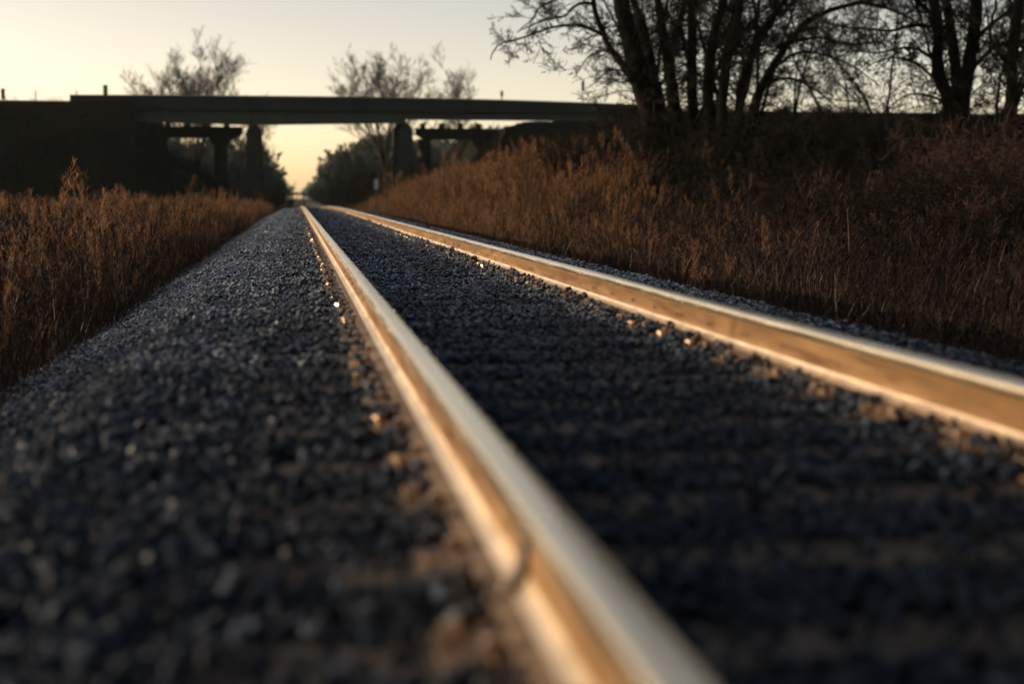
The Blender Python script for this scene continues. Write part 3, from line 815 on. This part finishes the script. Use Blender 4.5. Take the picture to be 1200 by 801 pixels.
guided_tree('bare_tree', 'dense bare tree forking low into three thick trunks near the right side', 43, [
    ([(1122,180),(1114,120),(1099,85),(1100,42),(1095,0)], 17, 12, 'both'),
    ([(1126,180),(1122,120),(1120,85),(1115,40),(1108,0)], 16, 12, 'both'),
    ([(1130,180),(1128,120),(1134,85),(1141,42),(1144,0)], 20, 15, 'both'),
    ([(1136,88),(1148,72),(1164,56),(1182,50),(1200,30)], 6, 3, None),
    ([(1098,32),(1070,30),(1045,36),(1019,34),(990,32),(962,25)], 5, 1.5, None),
    ([(1100,75),(1080,60),(1060,56),(1030,62),(1000,60),(975,70)], 4.5, 1.2, None),
    ([(1106,100),(1090,88),(1070,72),(1045,68),(1020,76),(1000,95)], 4, 1.2, None),
    ([(1112,125),(1095,114),(1070,110),(1052,118),(1030,135)], 4, 1.2, None),
    ([(1096,20),(1080,5),(1062,-10),(1040,-14)], 6, 3, 'up'),
    ([(1140,50),(1160,30),(1185,12),(1210,-8)], 6, 3, 'up'),
    ], (1124,200), 7, GR, kids=(6,8))
guided_tree('bare_tree', 'dark upright bare tree cut off by the right edge of the picture', 40, [
    ([(1180,185),(1186,113),(1186,70),(1194,0)], 17, 12, 'both'),
    ([(1200,180),(1208,110),(1216,60),(1222,0)], 12, 9, 'both'),
    ([(1186,80),(1170,62),(1160,40),(1166,10)], 5, 3, 'up'),
    ([(1188,60),(1205,44),(1225,40)], 5, 3, None),
    ], (1186,205), 8, GR, kids=(6,8))
# thinner trees standing farther back inside the clump
def back_tree(u, v, Y, H, seed, label, spread=1.0, group=GR):
    rr = random.Random(seed); mb = MB(); tw = MB()
    a = P(u, v, Y); gz = ground(a.x, a.y)-.15
    t = empty('bare_tree', (a.x, a.y, gz)); tag(t, label, 'tree', group)
    for s_ in range(rr.choice([2,3])):
        branch(mb, tw, rr, Vector((rr.gauss(0,.15),rr.gauss(0,.15),0)), Vector((rr.gauss(0,.22)*spread,rr.gauss(0,.22),1)), H*rr.uniform(.8,1.05), rr.uniform(.07,.11), 0, 4, .04, .10, (5,7), .05, .006)
    mb.build('trunk', M_bark, t, True); tw.build('crown', M_twig, t)
back_tree(935, 190, 56, 8.5, 31, 'slender bare sapling behind the arching limb', 1.3)
back_tree(1000, 190, 58, 8.0, 32, 'thin bare tree filling the open gap between the two clumps', 1.3)
back_tree(1058, 190, 54, 8.5, 33, 'thin bare tree just left of the three thick trunks', 1.3)
back_tree(1160, 190, 52, 9.0, 34, 'thin bare tree between the forked trunks and the right edge', 1.2)
back_tree(825, 190, 60, 8.5, 35, 'thin bare tree behind the upright stems of the left clump', 1.0)

# shrubs / brambles
def shrub(u, Y, H, Wd, seed, label, m, n=46, group='dark shrubs in the grass'):
    rr = random.Random(seed); tw = MB(); mb = MB()
    a = P(u, 229, Y); gz = ground(a.x, Y)-.1
    t = empty('bare_shrub', (a.x, Y, gz)); tag(t, label, 'shrub', group)
    for i in range(n):
        ang = rr.uniform(0,6.283); q = Vector((math.cos(ang), math.sin(ang), 0))*Wd*.35*rr.random()
        d = Vector((math.cos(ang)*rr.uniform(.1,1.0), math.sin(ang)*rr.uniform(.1,1.0), 1))
        branch(mb, tw, rr, q, d, H*rr.uniform(.6,1.1), .014, 1, 3, .15, .2, (7,9), .0, .005)
    tw.v, off = tw.v, len(tw.v)
    mb.f = [tuple(i for i in f) for f in mb.f]
    b = len(tw.v); tw.v += mb.v; tw.f += [tuple(i+b for i in f) for f in mb.f]
    o = tw.build('stems', m, t)
shrub(760, 41, 1.9, 3.2, 1, 'tangled dark shrub at the foot of the big leaning tree', M_bark)
shrub(715, 50, 2.4, 3.6, 2, 'arching dark shrub left of the big leaning tree, below the overpass end', M_bark)
shrub(860, 40, 2.0, 3.4, 3, 'dark shrub under the middle stems of the tree clump', M_bark)
shrub(950, 42, 2.0, 4.0, 4, 'dark shrub under the arching limb', M_bark)
shrub(1040, 38, 2.0, 4.0, 5, 'dark shrub left of the forked trunks', M_bark)
shrub(1120, 33, 2.0, 3.6, 6, 'reddish bramble in front of the forked trunks', M_redtwig)
shrub(1190, 27, 2.0, 3.2, 7, 'reddish bramble at the right edge of the picture', M_redtwig)
shrub(1170, 20, 1.2, 2.0, 8, 'low reddish bramble nearest the camera among the dark grass at right', M_redtwig, 34)
shrub(1010, 27, 1.4, 3.0, 9, 'low reddish bramble in the dark grass below the gap in the trees', M_redtwig, 40)
for i, (u, Y, H, W_, lab) in enumerate([(462,98,3.6,5,'black leafless thicket at the foot of the right overpass column'),(425,104,3.0,4,'small dark thicket leaning toward the track left of the white marker'),
        (520,104,3.2,5,'dark thicket beneath the farther overpass pier'),(600,100,4.2,7,'wide dark thicket before the right overpass slope'),(665,92,4.4,7,'dark thicket climbing to the right overpass end'),
        (320,112,2.4,3,'dark low thicket by the left overpass column')]):
    shrub(u, Y, H, W_, 40+i, lab, M_bark, 60)

brambles = [thick_proto(200+k) for k in range(4)]
grass('bramble_thicket', 'black tangle of brambles and undergrowth filling the ground below the bare trees',
      [(8.5,13,34,48,2.2),(12,24,40,60,1.2),(8.5,15,20,34,2.2),(16,40,60,112,.35),(6.5,10,14,22,1.5)],
      lambda x,y: (1.0+.85*sm(30,44,y))*(1+.45*nz(x,y,.35,7)), ground, brambles, 1.0, .15)
grass('bank_scrub', 'low black scrub roughening the right road bank around the overpass end', [(15,34,114,125,.8),(34,95,112,133,.35)],
      lambda x,y: 1.1+.7*nz(x,y,.3,11), lambda x,y: (spill(x,y,XB,-1,7.5) if x < XB else bankz(y,TOPZ-.5)), brambles, 1.1, .15)
grass('bank_scrub', 'low black scrub roughening the left road bank and the slope under the overpass', [(-60,-14,113,130,.35),(-14,-6,118,134,.8)],
      lambda x,y: .9+.7*nz(x,y,.3,11), lambda x,y: (spill(x,y,XA,1,5.6) if x > XA else bankz(y)), brambles, 1.1, .15)
# trees beyond the overpass: vase-shaped
def vase(u, vbase, Y, H, Wd, seed, label, n=7, thick=.2):
    rr = random.Random(seed); mb = MB(); tw = MB()
    a = P(u, vbase, Y)
    z0 = ground(a.x, Y)-.2
    t = empty('bare_tree', (a.x, Y, z0)); tag(t, label, 'tree', 'bare trees beyond the overpass')
    fork = H*.28
    mb.tube([Vector((0,0,0)), Vector((.1,0,fork*.5)), Vector((0,0,fork))], [thick*1.5, thick*1.2, thick], 8)
    for i in range(n):
        ang = 6.283*i/n+rr.uniform(-.3,.3); k = rr.uniform(.15,1.0)*Wd/H*.95
        branch(mb, tw, rr, Vector((0,0,fork*rr.uniform(.7,1))), Vector((math.cos(ang)*k, math.sin(ang)*k*.6, 1)), (H-fork)*rr.uniform(.72,.95), thick*rr.uniform(.35,.55), 0, 3, .0, .07, (6,9), .075, .017, .85)
    mb.build('trunk', M_midbark, t, True); tw.build('crown', M_midbark, t)
def hgt(u, vtop, Y): a = P(u, vtop, Y); return a.z-(ground(a.x, Y)-.2)
vase(452, 200, 190, hgt(452, 62, 190), 25, 3, 'broad bare tree rising above the middle of the overpass', 13, .30)
vase(535, 200, 215, hgt(535, 80, 215), 7, 4, 'small pale bare tree right of the broad one above the overpass', 6, .15)
vase(228, 200, 185, hgt(225, 64, 185), 9, 5, 'ragged bushy bare tree above the left half of the overpass', 14, .20)
vase(188, 200, 190, hgt(185, 96, 190), 5, 6, 'lower bare tree at the left flank of the ragged one', 6, .15)
vase(297, 200, 200, hgt(297, 92, 200), 2.5, 7, 'slim faint bare tree above the left overpass column', 5, .12)

# far woods: instanced dense bare crowns
def crown_proto(seed):
    rr = random.Random(seed); mb = MB(); tw = MB()
    mb.tube([Vector((0,0,0)), Vector((0,0,3))], [.2,.15], 5)
    for i in range(9):
        ang = 6.283*i/9+rr.uniform(-.3,.3); k = rr.uniform(.2,.9)
        branch(mb, tw, rr, Vector((0,0,rr.uniform(.4,2.6))), Vector((math.cos(ang)*k, math.sin(ang)*k, .9)), rr.uniform(4.5,7), .1, 0, 3, .0, .10, (8,10), .03, .035)
    b = len(tw.v); tw.v += mb.v; tw.f += [tuple(i+b for i in f) for f in mb.f]
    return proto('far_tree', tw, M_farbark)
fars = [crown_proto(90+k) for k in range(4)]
def wood(name, label, fn, n, s0, s1):
    P_, S_ = [], []
    while len(P_) < n:
        q = fn()
        if q is None: continue
        x, y, k = q; s_ = rng.uniform(s0, s1)*k
        P_.append((x, y, ground(x, y)-.6)); S_.append((s_*1.05, s_*1.05, s_))
    n = len(P_)
    return scatter(name, P_, np.stack([rng.normal(0,.05,n), rng.normal(0,.05,n), rng.uniform(0,6.28,n)],1), S_, rng.integers(0,4,n), fars, label)
def wl():
    y = rng.uniform(200, 640); return (-7.6-rng.uniform(0,1)**1.3*34*(y/300), y, 1.12)
def wr():
    y = rng.uniform(210, 640); return (10.2+rng.uniform(0,1)**1.3*30*(y/300), y, 1.1)
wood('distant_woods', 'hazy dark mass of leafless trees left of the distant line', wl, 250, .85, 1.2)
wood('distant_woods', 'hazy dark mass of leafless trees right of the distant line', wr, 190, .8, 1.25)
def wf():
    x = rng.uniform(-260, 300); y = rng.uniform(1500, 2500)
    if abs(x-1.13) < 4: return None
    return (x*2, y, 1.9)
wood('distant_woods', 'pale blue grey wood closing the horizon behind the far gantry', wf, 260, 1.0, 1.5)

# ------------------------------------------------------------------ haze
hb = MB(); hb.quadbox(-4200, 4200, -450, 4200, -10.5, 24)
m = bpy.data.materials.new('pale_haze'); m.use_nodes = True; nt = m.node_tree
nt.nodes.remove(nt.nodes['Principled BSDF'])
pv = nt.nodes.new('ShaderNodeVolumePrincipled'); pv.inputs['Color'].default_value = (.72,.95,.97,1); pv.inputs['Density'].default_value = HAZE_D = .00005
pv.inputs['Anisotropy'].default_value = .3
nt.links.new(pv.outputs[0], nt.nodes['Material Output'].inputs['Volume'])
tag(hb.build('haze', m), 'thin pale evening haze over the land', kind='stuff')

# ------------------------------------------------------------------ light
SUN_EL, SUN_AZ = R(8.1), R(72)     # azimuth to the left of the track direction
w = bpy.data.worlds.new('World'); SC.world = w; w.use_nodes = True
nt = w.node_tree; bg = nt.nodes['Background']
sky = nt.nodes.new('ShaderNodeTexSky'); sky.sky_type = 'NISHITA'; sky.sun_disc = False
sky.sun_elevation = SUN_EL; sky.sun_rotation = -SUN_AZ
sky.air_density = .48; sky.dust_density = 1.1; sky.ozone_density = 0
gr = nt.nodes.new('ShaderNodeMix'); gr.data_type = 'RGBA'; gr.blend_type = 'MULTIPLY'; gr.inputs[0].default_value = 1
gr.inputs[7].default_value = (1.0, .735, .53, 1)
nt.links.new(sky.outputs[0], gr.inputs[6])
nt.links.new(gr.outputs[2], bg.inputs['Color']); bg.inputs['Strength'].default_value = .13
sd = bpy.data.lights.new('sun', 'SUN'); sd.energy = 2.9; sd.angle = R(.6); sd.color = (1.0, .78, .54)
so = lnk(bpy.data.objects.new('sun', sd))
dirv = Vector((-math.sin(SUN_AZ)*math.cos(SUN_EL), math.cos(SUN_AZ)*math.cos(SUN_EL), math.sin(SUN_EL)))
so.rotation_euler = dirv.to_track_quat('Z', 'Y').to_euler()
so.location = (-20, 20, 20)

SC.view_settings.view_transform = 'Standard'; SC.view_settings.look = 'None'
SC.view_settings.gamma = 1; SC.view_settings.exposure = 1.47
SC.cycles.use_denoising = True
SC.cycles.max_bounces = 5; SC.cycles.diffuse_bounces = 2; SC.cycles.glossy_bounces = 2; SC.cycles.transmission_bounces = 2
SC.cycles.volume_bounces = 1; SC.cycles.transparent_max_bounces = 6
